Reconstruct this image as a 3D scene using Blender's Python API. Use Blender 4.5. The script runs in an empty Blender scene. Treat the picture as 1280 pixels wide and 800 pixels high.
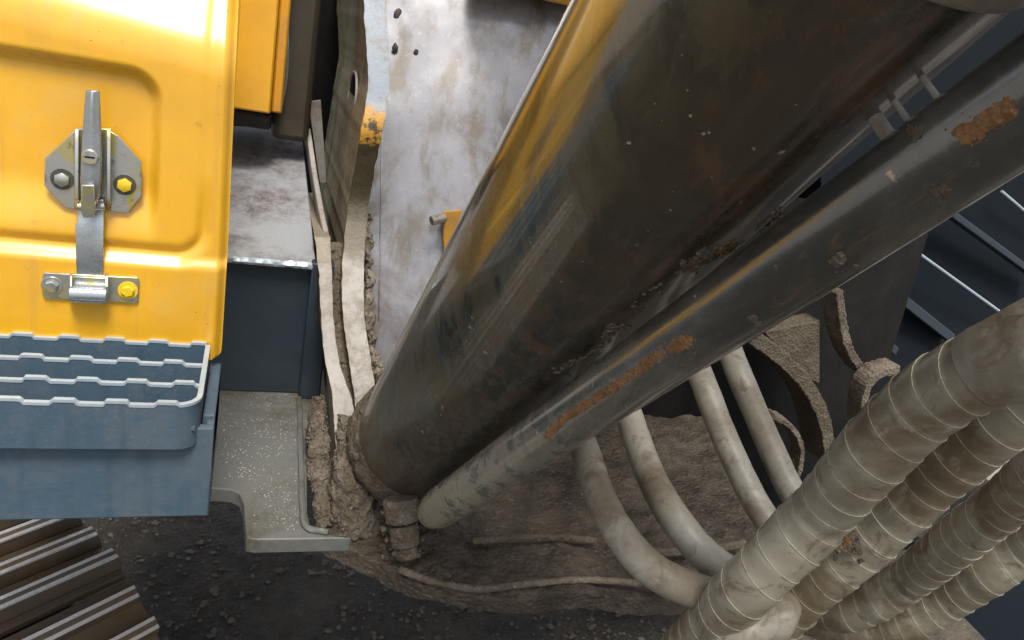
import bpy, bmesh, math, random
from mathutils import Vector, Matrix, noise
R = math.radians
random.seed(7)
S = bpy.context.scene
COL = S.collection

# ------------------------------------------------------------------ camera
# The camera stands at the origin; X runs across the machine, Y into it, Z up.  The ground is 1.5 m below.
FOC = 930.0
_p, _y, _r = R(20.25), R(-21.29), R(11.75)
_Rx = Matrix(((1, 0, 0), (0, math.cos(_p), -math.sin(_p)), (0, math.sin(_p), math.cos(_p))))
_Ry = Matrix(((math.cos(_y), 0, math.sin(_y)), (0, 1, 0), (-math.sin(_y), 0, math.cos(_y))))
_Rz = Matrix(((math.cos(_r), -math.sin(_r), 0), (math.sin(_r), math.cos(_r), 0), (0, 0, 1)))
CM = _Rz @ _Rx @ _Ry
def _w(v): return Vector((v[0], v[2], -v[1]))
cam_d = bpy.data.cameras.new('camera')
cam = bpy.data.objects.new('camera', cam_d)
COL.objects.link(cam)
_right, _up, _fw = _w(CM[0]), -_w(CM[1]), _w(CM[2])
cam.matrix_world = Matrix(((_right.x, _up.x, -_fw.x, 0), (_right.y, _up.y, -_fw.y, 0), (_right.z, _up.z, -_fw.z, 0), (0, 0, 0, 1)))
cam_d.sensor_width = 36.0
cam_d.lens = 36.0 * FOC / 1280
cam_d.clip_start = 0.02
cam_d.clip_end = 3000
S.camera = cam

# ------------------------------------------------------------------ light
SUN_EL, SUN_AZ = 64.0, -178.0        # azimuth measured from +Y (into the machine), positive to the right
W = bpy.data.worlds.new('World'); S.world = W; W.use_nodes = True
nt = W.node_tree
bg = nt.nodes['Background']
sky = nt.nodes.new('ShaderNodeTexSky')
sky.sky_type = 'NISHITA'; sky.sun_disc = False
sky.sun_elevation = R(SUN_EL); sky.sun_rotation = R(SUN_AZ)
sky.dust_density = 3.0; sky.air_density = 1.0
hs_ = nt.nodes.new('ShaderNodeHueSaturation'); hs_.inputs['Saturation'].default_value = .45      # thin overcast: paler than a clear sky
nt.links.new(sky.outputs[0], hs_.inputs['Color']); nt.links.new(hs_.outputs[0], bg.inputs[0]); bg.inputs[1].default_value = 0.12
sd = bpy.data.lights.new('sun', 'SUN'); sd.energy = 2.6; sd.angle = R(18); sd.color = (1, .95, .88)
so = bpy.data.objects.new('sun', sd); COL.objects.link(so)
_to = Vector((math.sin(R(SUN_AZ)) * math.cos(R(SUN_EL)), math.cos(R(SUN_AZ)) * math.cos(R(SUN_EL)), math.sin(R(SUN_EL))))
so.rotation_euler = (-_to).to_track_quat('-Z', 'Y').to_euler()
so.location = _to * 20
S.view_settings.view_transform = 'Standard'
S.view_settings.look = 'None'
S.view_settings.exposure = 0.78
S.view_settings.gamma = 1.0

# ------------------------------------------------------------------ measuring helpers
def ray(px, py):
    v = CM.transposed() @ Vector(((px - 640) / FOC, (py - 400) / FOC, 1.0))
    return _w(v)
def aY(px, py, Y): r = ray(px, py); return r * (Y / r.y)
def aZ(px, py, Z): r = ray(px, py); return r * (Z / r.z)
def aD(px, py, d): return ray(px, py) * d

# ------------------------------------------------------------------ materials
def new_mat(name):
    m = bpy.data.materials.new(name); m.use_nodes = True
    return m, m.node_tree, m.node_tree.nodes['Principled BSDF']
class N:
    """small node-graph helper"""
    def __init__(s, name):
        s.m, s.t, s.b = new_mat(name)
        s.co = s.t.nodes.new('ShaderNodeTexCoord').outputs['Object']
    def node(s, typ, **kw):
        n = s.t.nodes.new(typ)
        for k, v in kw.items(): setattr(n, k, v)
        return n
    def link(s, a, b): s.t.links.new(a, b)
    def map(s, scale=(1, 1, 1), rot=(0, 0, 0), src=None):
        n = s.node('ShaderNodeMapping'); n.inputs['Scale'].default_value = scale; n.inputs['Rotation'].default_value = rot
        s.link(src or s.co, n.inputs['Vector']); return n.outputs[0]
    def noise(s, scale, detail=6, rough=.6, dist=0, vec=None):
        n = s.node('ShaderNodeTexNoise'); n.inputs['Scale'].default_value = scale; n.inputs['Detail'].default_value = detail
        n.inputs['Roughness'].default_value = rough; n.inputs['Distortion'].default_value = dist
        s.link(vec or s.co, n.inputs['Vector']); return n.outputs['Fac']
    def voro(s, scale, vec=None, feat='F1', out='Distance'):
        n = s.node('ShaderNodeTexVoronoi', feature=feat); n.inputs['Scale'].default_value = scale
        s.link(vec or s.co, n.inputs['Vector']); return n.outputs[out]
    def ramp(s, fac, a, b, va=0., vb=1.):
        n = s.node('ShaderNodeMapRange'); n.interpolation_type = 'SMOOTHSTEP'
        n.inputs['From Min'].default_value = a; n.inputs['From Max'].default_value = b
        n.inputs['To Min'].default_value = va; n.inputs['To Max'].default_value = vb
        s.link(fac, n.inputs['Value']); return n.outputs[0]
    def math(s, op, a, b):
        n = s.node('ShaderNodeMath', operation=op)
        for i, v in enumerate((a, b)):
            if isinstance(v, (int, float)): n.inputs[i].default_value = v
            else: s.link(v, n.inputs[i])
        return n.outputs[0]
    def mix(s, fac, a, b):
        n = s.node('ShaderNodeMix', data_type='RGBA')
        if isinstance(fac, (int, float)): n.inputs[0].default_value = fac
        else: s.link(fac, n.inputs[0])
        for i, v in ((6, a), (7, b)):
            if isinstance(v, tuple): n.inputs[i].default_value = (*v, 1)
            else: s.link(v, n.inputs[i])
        return n.outputs[2]
    def mixf(s, fac, a, b):
        n = s.node('ShaderNodeMix', data_type='FLOAT'); s.link(fac, n.inputs[0])
        for i, v in ((2, a), (3, b)):
            if isinstance(v, (int, float)): n.inputs[i].default_value = v
            else: s.link(v, n.inputs[i])
        return n.outputs[0]
    def bump(s, h, strength=.5, dist=.002, nrm=None):
        n = s.node('ShaderNodeBump'); n.inputs['Strength'].default_value = strength; n.inputs['Distance'].default_value = dist
        s.link(h, n.inputs['Height'])
        if nrm: s.link(nrm, n.inputs['Normal'])
        s.link(n.outputs[0], s.b.inputs['Normal']); return n.outputs[0]
    def sep(s, src=None):
        n = s.node('ShaderNodeSeparateXYZ'); s.link(src or s.co, n.inputs[0]); return n.outputs
    def out(s, color=None, rough=None, metal=None, spec=None, coat=None, coatr=None):
        for k, v in (('Base Color', color), ('Roughness', rough), ('Metallic', metal), ('Specular IOR Level', spec), ('Coat Weight', coat), ('Coat Roughness', coatr)):
            if v is None: continue
            if isinstance(v, tuple): s.b.inputs[k].default_value = (*v, 1)
            elif isinstance(v, (int, float)): s.b.inputs[k].default_value = v
            else: s.link(v, s.b.inputs[k])
        return s.m

def m_yellow():
    n = N('yellow_paint')
    a = n.noise(9, 5, .6)
    c = n.mix(n.ramp(a, .35, .7), (.76, .40, .018), (.67, .345, .018))
    f = n.ramp(n.noise(60, 3, .7), .66, .78)
    c = n.mix(n.math('MULTIPLY', f, .5), c, (.36, .18, .03))
    dr = n.ramp(n.noise(1, 6, .7, .3, n.map((40, 40, 2.2))), .54, .72, 0, .35)      # thin rain streaks
    c = n.mix(dr, c, (.48, .26, .04))
    du = n.ramp(n.noise(5, 8, .7, .5), .50, .68, 0, .32)                           # dust film
    c = n.mix(du, c, (.55, .40, .16))
    sc = n.ramp(n.voro(55, n.map((1, 1, 3.2), (.4, .3, .2))), .085, .06)           # chips
    c = n.mix(n.math('MULTIPLY', sc, n.ramp(n.noise(7, 3), .52, .6)), c, (.10, .07, .04))
    n.bump(n.math('ADD', n.noise(14, 2, .5), n.math('MULTIPLY', n.noise(120, 3), .12)), .09, .004)
    return n.out(c, n.math('ADD', n.ramp(a, .2, .8, .22, .34), n.math('MULTIPLY', n.math('ADD', du, dr), .5)), 0, .5, .8, .22)
def m_paint(name, base, dirt, amount=.5, rough=.45, grit=0., gritcol=(.5, .49, .46), metal=0., scale=1., vstreak=0., bump=.25, spec=.4):
    n = N(name)
    big = n.noise(5 * scale, 8, .68, .4)
    fine = n.noise(70 * scale, 6, .7)
    f = n.ramp(n.math('ADD', n.math('MULTIPLY', big, .7), n.math('MULTIPLY', fine, .3)), .42, .66, 0, amount)
    c = n.mix(f, base, dirt)
    if vstreak:
        st = n.noise(1, 5, .6, 0, n.map((55 * scale, 55 * scale, 3 * scale)))
        c = n.mix(n.ramp(st, .5, .75, 0, vstreak), c, tuple(x * .45 for x in base))
    if grit:
        g = n.ramp(n.math('ADD', n.voro(230 * scale), n.math('MULTIPLY', n.noise(8 * scale, 4), .9)), .68, .56, 0, grit)
        c = n.mix(g, c, gritcol)
    n.bump(n.math('ADD', n.math('MULTIPLY', fine, .6), big), bump, .004)
    return n.out(c, n.math('ADD', f, rough - .1) if rough < .5 else rough, metal, spec)
def m_mud(name, a, b, light, scale=1., bump=.9, wet=False):
    n = N(name)
    big = n.noise(14 * scale, 8, .7, .3); fine = n.noise(120 * scale, 6, .75); v = n.voro(160 * scale)
    c = n.mix(n.ramp(big, .35, .65), a, b)
    c = n.mix(n.ramp(fine, .56, .72, 0, .75), c, light)
    n.bump(n.math('ADD', n.math('MULTIPLY', fine, .8), n.math('ADD', big, n.math('MULTIPLY', v, .5))), bump, .008)
    return n.out(c, n.ramp(n.noise(6, 5), .42, .62, .30, .8), 0, .45) if wet else n.out(c, .8, 0, .3)
def m_barrel():
    n = N('black_cylinder_paint')
    x, y, z = n.sep()
    drip = n.noise(1, 4, .6, .15, n.map((120, 120, 4.5)))
    cloud = n.noise(6, 7, .65, .6)
    fine = n.noise(160, 5, .7)
    low = n.ramp(n.math('ADD', z, n.math('MULTIPLY', cloud, .35)), .75, .35)       # dirt reaches further up in places
    rc = n.noise(1, 7, .7, .6, n.map((26, 26, 4)))
    c = n.mix(n.ramp(cloud, .38, .60, 0, .9), (.013, .016, .014), (.042, .030, .015))
    c = n.mix(n.math('MULTIPLY', n.ramp(rc, .48, .62, 0, .9), n.ramp(x, -.085, -.03)), c, (.082, .038, .015))
    c = n.mix(n.math('MULTIPLY', n.ramp(rc, .40, .56, 0, .65), n.ramp(x, -.045, -.085)), c, (.085, .066, .022))
    c = n.mix(n.math('MULTIPLY', n.ramp(drip, .44, .62), low), c, (.050, .058, .052))
    foot = n.math('ADD', z, n.math('MULTIPLY', n.noise(11, 6, .7), .16))
    c = n.mix(n.ramp(foot, .20, .03, 0, .85), c, (.060, .042, .026))
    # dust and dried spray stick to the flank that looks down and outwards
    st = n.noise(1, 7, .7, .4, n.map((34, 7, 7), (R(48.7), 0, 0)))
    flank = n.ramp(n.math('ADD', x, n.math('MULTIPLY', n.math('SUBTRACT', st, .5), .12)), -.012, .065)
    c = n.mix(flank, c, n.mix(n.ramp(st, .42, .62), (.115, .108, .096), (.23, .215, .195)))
    sv = n.node('ShaderNodeVectorMath', operation='ADD'); sn = n.node('ShaderNodeTexNoise'); sn.inputs['Scale'].default_value = 130; sn.inputs['Detail'].default_value = 5; n.link(n.co, sn.inputs['Vector'])
    sm = n.node('ShaderNodeVectorMath', operation='SCALE'); sm.inputs['Scale'].default_value = .012; n.link(sn.outputs['Color'], sm.inputs[0]); n.link(n.co, sv.inputs[0]); n.link(sm.outputs[0], sv.inputs[1])
    spot = n.ramp(n.math('ADD', n.voro(38, sv.outputs[0]), n.math('MULTIPLY', n.noise(12, 3), .5)), .30, .25)
    c = n.mix(spot, c, (.30, .25, .18))
    c = n.mix(n.ramp(fine, .56, .72, 0, .5), c, (.075, .066, .048))
    sp2 = n.ramp(n.math('ADD', n.voro(120), n.math('MULTIPLY', n.noise(9, 3), .6)), .36, .30)
    c = n.mix(sp2, c, (.34, .30, .22))
    n.bump(n.math('ADD', n.math('MULTIPLY', drip, .8), n.math('MULTIPLY', fine, .5)), .20, .002)
    r = n.math('ADD', n.ramp(rc, .35, .65, .13, .34), n.math('ADD', n.math('MULTIPLY', n.math('ADD', spot, flank), .45), n.math('MULTIPLY', low, .16)))
    n.b.inputs['IOR'].default_value = 1.6; n.b.inputs['Coat IOR'].default_value = 1.65
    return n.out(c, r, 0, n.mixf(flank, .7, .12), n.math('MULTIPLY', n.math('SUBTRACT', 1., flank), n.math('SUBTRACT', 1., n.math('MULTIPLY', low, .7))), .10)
def m_pipe(d):
    n = N('black_pipe_paint')
    x, y, z = n.sep()
    cloud = n.noise(8, 7, .65, .5); fine = n.noise(150, 5, .7)
    c = n.mix(n.ramp(cloud, .4, .7, 0, .8), (.032, .034, .030), (.095, .090, .078))
    foot = n.math('ADD', z, n.math('MULTIPLY', n.noise(1, 6, .75, .5, n.map((60, 16, 16), (R(49), 0, 0))), .42))
    c = n.mix(n.ramp(n.noise(1, 6, .75, .4, n.map((70, 9, 9), (R(49), 0, 0))), .55, .68, 0, .7), c, (.12, .075, .038))
    c = n.mix(n.ramp(foot, .74, .26, 0, .9), c, (.30, .275, .21))
    c = n.mix(n.ramp(n.noise(40, 6, .7, .5), .52, .58, 0, .7), c, n.mix(n.ramp(foot, .7, .5), c, (.045, .065, .062)))
    c = n.mix(n.ramp(foot, .24, .18), c, (.25, .18, .11))
    c = n.mix(n.ramp(fine, .60, .74, 0, .4), c, (.22, .20, .16))
    sv = n.node('ShaderNodeVectorMath', operation='ADD'); sn = n.node('ShaderNodeTexNoise'); sn.inputs['Scale'].default_value = 140; sn.inputs['Detail'].default_value = 5; n.link(n.co, sn.inputs['Vector'])
    sm = n.node('ShaderNodeVectorMath', operation='SCALE'); sm.inputs['Scale'].default_value = .016; n.link(sn.outputs['Color'], sm.inputs[0]); n.link(n.co, sv.inputs[0]); n.link(sm.outputs[0], sv.inputs[1])
    spot = n.ramp(n.math('ADD', n.voro(30, sv.outputs[0]), n.math('MULTIPLY', n.noise(14, 3), .5)), .31, .26)
    c = n.mix(spot, c, (.38, .29, .17))
    n.bump(n.math('ADD', fine, cloud), .15, .002)
    n.b.inputs['IOR'].default_value = 1.7; n.b.inputs['Coat IOR'].default_value = 1.65
    return n.out(c, n.math('ADD', n.ramp(cloud, .3, .75, .16, .32), n.math('MULTIPLY', spot, .35)), 0, .6, n.ramp(foot, .35, .6, 0, .8), .1)
def m_zinc(name='zinc_plated_steel', tint=.35):
    n = N(name)
    a = n.noise(38, 5, .6, .5)
    c = n.mix(n.ramp(a, .48, .62, 0, tint * 2), (.50, .51, .50), (.58, .50, .13))
    c = n.mix(n.ramp(n.noise(90, 5, .7), .55, .75, 0, .7), c, (.13, .12, .09))
    n.bump(n.noise(120, 3), .08, .001)
    return n.out(c, n.ramp(a, .3, .7, .24, .42), .85)
def m_hose(name, base, dirt, stripe=0.):
    n = N(name)
    big = n.noise(9, 7, .65, .6); fine = n.noise(140, 5, .7)
    c = n.mix(n.ramp(big, .40, .66), base, dirt)
    c = n.mix(n.ramp(n.noise(26, 7, .72, 1.), .52, .66, 0, .8), c, (.115, .082, .048))
    c = n.mix(n.ramp(n.noise(16, 6, .7, .8), .56, .68, 0, .6), c, (.37, .36, .31))
    c = n.mix(n.ramp(fine, .6, .75, 0, .3), c, (.46, .44, .38))
    n.bump(n.math('ADD', fine, n.math('MULTIPLY', big, .5)), .2, .002)
    return n.out(c, n.ramp(big, .3, .7, .36, .58), 0, .5, stripe, .25)
def m_ground():
    n = N('dark_gravelly_mud')
    v = n.voro(75); big = n.noise(3, 6, .6); fine = n.noise(130, 6, .75)
    c = n.mix(n.ramp(big, .35, .7), (.042, .037, .030), (.085, .068, .050))
    c = n.mix(n.ramp(fine, .55, .75, 0, .6), c, (.21, .19, .155))
    n.bump(n.math('ADD', n.math('MULTIPLY', fine, .7), v), 1., .02)
    return n.out(c, .75, 0, .4)
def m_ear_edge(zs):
    n = N('worn_shaded_ear_edge')
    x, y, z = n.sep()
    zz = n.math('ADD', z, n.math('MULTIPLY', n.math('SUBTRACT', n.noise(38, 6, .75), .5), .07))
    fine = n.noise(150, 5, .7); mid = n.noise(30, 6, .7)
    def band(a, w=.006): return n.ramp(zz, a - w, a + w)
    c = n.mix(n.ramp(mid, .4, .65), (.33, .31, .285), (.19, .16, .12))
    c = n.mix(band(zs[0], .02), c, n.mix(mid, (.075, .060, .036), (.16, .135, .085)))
    c = n.mix(band(zs[1], .02), c, n.mix(mid, (.030, .024, .014), (.085, .068, .034)))  # shade on the turned-away stretch, painted in as a dark band
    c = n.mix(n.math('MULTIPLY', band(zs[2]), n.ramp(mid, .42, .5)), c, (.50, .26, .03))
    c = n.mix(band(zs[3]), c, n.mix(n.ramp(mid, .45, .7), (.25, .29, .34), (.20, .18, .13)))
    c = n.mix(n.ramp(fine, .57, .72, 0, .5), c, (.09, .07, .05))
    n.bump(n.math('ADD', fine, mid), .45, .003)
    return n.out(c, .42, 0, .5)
def m_web():
    n = N('pale_worn_steel')
    st = n.noise(1, 6, .65, .3, n.map((16, 16, 3.0)))
    big = n.noise(6, 7, .65, .4); fine = n.noise(110, 5, .7)
    c = n.mix(n.ramp(st, .46, .66, 0, .8), (.235, .235, .25), (.125, .10, .062))
    c = n.mix(n.ramp(big, .50, .68, 0, .75), c, (.085, .062, .048))
    c = n.mix(n.ramp(fine, .58, .72, 0, .4), c, (.52, .51, .50))
    n.bump(n.math('ADD', n.math('MULTIPLY', fine, .5), big), .07, .003)
    return n.out(c, n.ramp(big, .3, .7, .22, .38), .3, .6, .6, .15)

M = {}
M['yellow'] = m_yellow()
M['yellow_worn'] = m_paint('worn_yellow_paint', (.62, .29, .02), (.28, .18, .07), .7, .45)
M['blue'] = m_paint('blue_grey_paint', (.054, .092, .128), (.095, .108, .115), .6, .45, .08, (.34, .37, .39), vstreak=.35)
M['bluedark'] = m_paint('dark_blue_grey_paint', (.022, .034, .046), (.045, .046, .044), .4, .42)
M['navy'] = m_paint('navy_steel', (.004, .007, .011), (.008, .009, .010), .5, .75, spec=.12)
M['sheen'] = m_paint('bare_blueish_steel', (.24, .28, .33), (.17, .165, .13), .6, .35, metal=.3)
M['edge'] = m_paint('worn_bright_edge', (.42, .50, .56), (.24, .25, .25), .6, .35, metal=.3)
M['deck'] = m_paint('gritty_grey_deck', (.130, .135, .125), (.062, .054, .036), 1.0, .5, .22, (.33, .33, .31))
M['boxtop'] = m_paint('stained_grey_steel', (.27, .29, .31), (.075, .042, .036), 1.0, .42, .2, scale=.7)
M['olive'] = m_paint('olive_dusty_steel', (.25, .22, .14), (.085, .07, .042), 1.0, .45, .3)
M['pale'] = m_paint('pale_dusty_steel', (.33, .31, .285), (.15, .12, .085), 1.0, .5, .4, (.5, .48, .46))
M['web'] = m_web()
M['dusty'] = m_paint('brown_dusty_steel', (.24, .205, .155), (.13, .105, .075), .8, .5, .3, (.45, .42, .38))
M['black'] = m_paint('black_rubber', (.006, .006, .006), (.02, .017, .013), .6, .6, spec=.15)
M['brownpost'] = m_paint('dark_brown_steel', (.04, .034, .024), (.075, .06, .04), .6, .5)
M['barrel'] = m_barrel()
M['pipe'] = m_pipe(None)
M['zinc'] = m_zinc()
M['zincy'] = m_zinc('yellow_passivated_zinc', 1.0)
M['steel'] = m_paint('grey_steel', (.40, .43, .45), (.18, .18, .16), .5, .30, metal=.8)
M['mud'] = m_mud('caked_mud', (.095, .074, .050), (.155, .125, .088), (.30, .27, .23))
M['mudlight'] = m_mud('pale_caked_mud', (.095, .074, .050), (.21, .175, .135), (.50, .47, .43))
M['belly'] = m_mud('muddy_belly_plate', (.045, .034, .024), (.10, .080, .056), (.20, .18, .145), .8, .9, True)
M['hose'] = m_hose('dusty_beige_hose', (.285, .268, .222), (.165, .135, .092))
M['sleeve'] = m_hose('dusty_grey_sleeve', (.285, .262, .195), (.145, .105, .060), .7)
M['wrap'] = m_hose('pale_spiral_wrap', (.34, .315, .24), (.20, .165, .11))
M['lemon'] = m_paint('lemon_marking_paint', (.72, .50, .02), (.45, .36, .10), .6, .4)
M['washer'] = m_paint('gap_dark_zinc', (.10, .10, .085), (.03, .028, .02), .9, .45, metal=.5)  # shade of the gap round each bolt, put into the washer colour
M['rust'] = m_mud('orange_rust', (.17, .085, .035), (.32, .17, .07), (.42, .30, .19), 2., .6)
M['ground'] = m_ground()
M['yard'] = m_mud('pale_dusty_yard', (.22, .21, .19), (.27, .25, .23), (.32, .31, .29), .3, .3)
M['stone'] = m_mud('dark_stone', (.06, .054, .046), (.13, .11, .085), (.26, .235, .2), 2., .3)
M['track'] = m_paint('worn_track_steel', (.10, .080, .058), (.14, .078, .032), 1.0, .42, metal=.15)
M['trackedge'] = m_paint('polished_track_edge', (.55, .54, .52), (.30, .26, .21), .6, .35, metal=.3)

# ------------------------------------------------------------------ mesh helpers
class MB:
    def __init__(s): s.v, s.f = [], []
    def add(s, vs, fs):
        o = len(s.v); s.v += [Vector(v) for v in vs]; s.f += [tuple(i + o for i in f) for f in fs]; return s
    def hexa(s, p):      # 8 corners: bottom loop 0-3, top loop 4-7
        return s.add(p, [(3, 2, 1, 0), (4, 5, 6, 7), (0, 1, 5, 4), (1, 2, 6, 5), (2, 3, 7, 6), (3, 0, 4, 7)])
    def box(s, lo, hi):
        (a, b, c), (d, e, f) = lo, hi
        return s.hexa([(a, b, c), (d, b, c), (d, e, c), (a, e, c), (a, b, f), (d, b, f), (d, e, f), (a, e, f)])
    def prism(s, poly, off):     # planar loop of 3-d points swept by the vector off
        n = len(poly); off = Vector(off); p = [Vector(q) for q in poly]
        return s.add(p + [q + off for q in p], [tuple(range(n))[::-1], tuple(range(n, 2 * n))] + [(i, (i + 1) % n, n + (i + 1) % n, n + i) for i in range(n)])
    def loft(s, rings, closed=True, caps=True):
        n = len(rings[0]); vs = [q for r in rings for q in r]; fs = []
        for k in range(len(rings) - 1):
            for i in range(n if closed else n - 1):
                j = (i + 1) % n; fs.append((k * n + i, k * n + j, (k + 1) * n + j, (k + 1) * n + i))
        if caps and closed: fs += [tuple(range(n))[::-1], tuple(range((len(rings) - 1) * n, len(rings) * n))]
        return s.add(vs, fs)
    def tube(s, pts, rad, seg=20, caps=True, fn=None):
        pts = [Vector(p) for p in pts]; rings = []; u = None; L = 0
        for k, p in enumerate(pts):
            t = (pts[min(k + 1, len(pts) - 1)] - pts[max(k - 1, 0)]).normalized()
            if u is None: u = t.orthogonal().normalized()
            u = (u - t * u.dot(t)).normalized(); w = t.cross(u)
            if k: L += (p - pts[k - 1]).length
            r = rad[k] if isinstance(rad, (list, tuple)) else rad
            ring = []
            for i in range(seg):
                a = 2 * math.pi * i / seg
                rr = r + (fn(L, a, p) if fn else 0)
                ring.append(p + (u * math.cos(a) + w * math.sin(a)) * rr)
            rings.append(ring)
        return s.loft(rings, True, caps)
    def grid(s, fn, nu, nv):
        vs = [fn(i / nu, j / nv) for j in range(nv + 1) for i in range(nu + 1)]
        return s.add(vs, [(j * (nu + 1) + i, j * (nu + 1) + i + 1, (j + 1) * (nu + 1) + i + 1, (j + 1) * (nu + 1) + i) for j in range(nv) for i in range(nu)])
    def blob(s, c, r, sub=2, amp=.3, fr=30, sc=(1, 1, 1)):
        bm = bmesh.new(); bmesh.ops.create_icosphere(bm, subdivisions=sub, radius=1)
        o = random.random() * 50; vs = []
        for v in bm.verts:
            d = v.co.normalized(); k = 1 + amp * noise.fractal(d * 1.6 + Vector((o, o * .7, 0)), .9, 2.1, 4)
            vs.append(Vector(c) + Vector((d.x * sc[0], d.y * sc[1], d.z * sc[2])) * r * k)
        fs = [tuple(v.index for v in f.verts) for f in bm.faces]; bm.free()
        return s.add(vs, fs)
    def build(s, name, mat, parent=None, bevel=0, smooth=True, angle=35, seg=2):
        base = parent_world(parent) if parent else Vector((0, 0, 0))
        me = bpy.data.meshes.new(name); me.from_pydata([v - base for v in s.v], [], s.f); me.update()
        bm = bmesh.new(); bm.from_mesh(me); bmesh.ops.recalc_face_normals(bm, faces=bm.faces); bm.to_mesh(me); bm.free()
        me.materials.append(mat if not isinstance(mat, str) else M[mat])
        if smooth:
            for p in me.polygons: p.use_smooth = True
            me.set_sharp_from_angle(angle=R(angle))
        o = bpy.data.objects.new(name, me); COL.objects.link(o)
        if parent: o.parent = parent
        if bevel:
            b = o.modifiers.new('bevel', 'BEVEL'); b.width = bevel; b.segments = seg; b.limit_method = 'ANGLE'; b.angle_limit = R(40)
        return o
def parent_world(o):
    p = Vector((0, 0, 0))
    while o: p += o.location; o = o.parent
    return p
def spline(pts, n=12):
    pts = [Vector(p) for p in pts]; q = [pts[0] * 2 - pts[1]] + pts + [pts[-1] * 2 - pts[-2]]; out = []
    for k in range(1, len(q) - 2):
        a, b, c, d = q[k - 1:k + 3]
        for i in range(n):
            t = i / n
            out.append(.5 * ((2 * b) + (c - a) * t + (2 * a - 5 * b + 4 * c - d) * t * t + (3 * b - a - 3 * c + d) * t ** 3))
    out.append(pts[-1]); return out
def thing(name, label, cat, loc=(0, 0, 0), group=None):
    o = bpy.data.objects.new(name, None); COL.objects.link(o); o.location = loc; o.empty_display_size = .05
    o['label'] = label; o['category'] = cat
    if group: o['group'] = group
    return o
def tag(o, label, cat, group=None):
    o['label'] = label; o['category'] = cat
    if group: o['group'] = group
    return o
def sst(a, b, x):
    t = max(0., min(1., (x - a) / (b - a))); return t * t * (3 - 2 * t)
def fbm(p, k=5): return noise.fractal(Vector(p), .9, 2.1, k)

# ------------------------------------------------------------------ ground
GZ = -1.5
g = MB()
def gp(u, v):
    x, y = -1.2 + 2.9 * u, -.8 + 3.8 * v
    e = min(u, 1 - u, v, 1 - v); k = sst(0, .08, e)
    return Vector((x, y, GZ + k * (.020 * fbm((x * 3, y * 3, 0), 4) + .010 * fbm((x * 22, y * 22, 3), 4))))
g.grid(gp, 240, 230)
xs, ys = (-1500, -3.2, -1.2, 1.7, 3.4, 1500), (-1500, -3.4, -.8, 3.0, 1500)
yard = MB()      # round the dark mud under the machine the pale dusty yard carries on to the horizon
for i in range(5):
    for j in range(4):
        if i == 2 and j == 2: continue
        (g if i in (1, 2, 3) and j in (1, 2) else yard).add([(xs[i], ys[j], GZ), (xs[i + 1], ys[j], GZ), (xs[i + 1], ys[j + 1], GZ), (xs[i], ys[j + 1], GZ)], [(0, 1, 2, 3)])
o = g.build('ground', 'ground', angle=80); o['kind'] = 'structure'
o = yard.build('yard_ground', 'yard'); o['kind'] = 'structure'
g = MB()
for k in range(5200):
    x, y = random.uniform(-.5, 1.7), random.uniform(.9, 2.4)
    r = random.choice((.003, .004, .005, .007, .010)) * random.uniform(.7, 1.3)
    if fbm((x * 4, y * 4, 8), 3) < -.25: continue
    c = Vector((x, y, GZ + .020 * fbm((x * 3, y * 3, 0), 4) + .010 * fbm((x * 22, y * 22, 3), 4) + r * .3))
    a = [Vector((random.uniform(.6, 1.2), random.uniform(.6, 1.2), random.uniform(.4, 1))) * r for _ in range(1)][0]
    th = random.random() * 6.3
    ring = [c + Vector((math.cos(th + q * 1.2566) * a.x * random.uniform(.7, 1.2), math.sin(th + q * 1.2566) * a.y * random.uniform(.7, 1.2), random.uniform(-.2, .2) * a.z)) for q in range(5)]
    g.add(ring + [c + Vector((0, 0, a.z)), c - Vector((0, 0, a.z))], [(q, (q + 1) % 5, 5) for q in range(5)] + [((q + 1) % 5, q, 6) for q in range(5)])
o = g.build('gravel', 'stone', smooth=False); o['kind'] = 'stuff'; o['label'] = 'dark grit and small stones strewn over the muddy ground'

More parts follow.
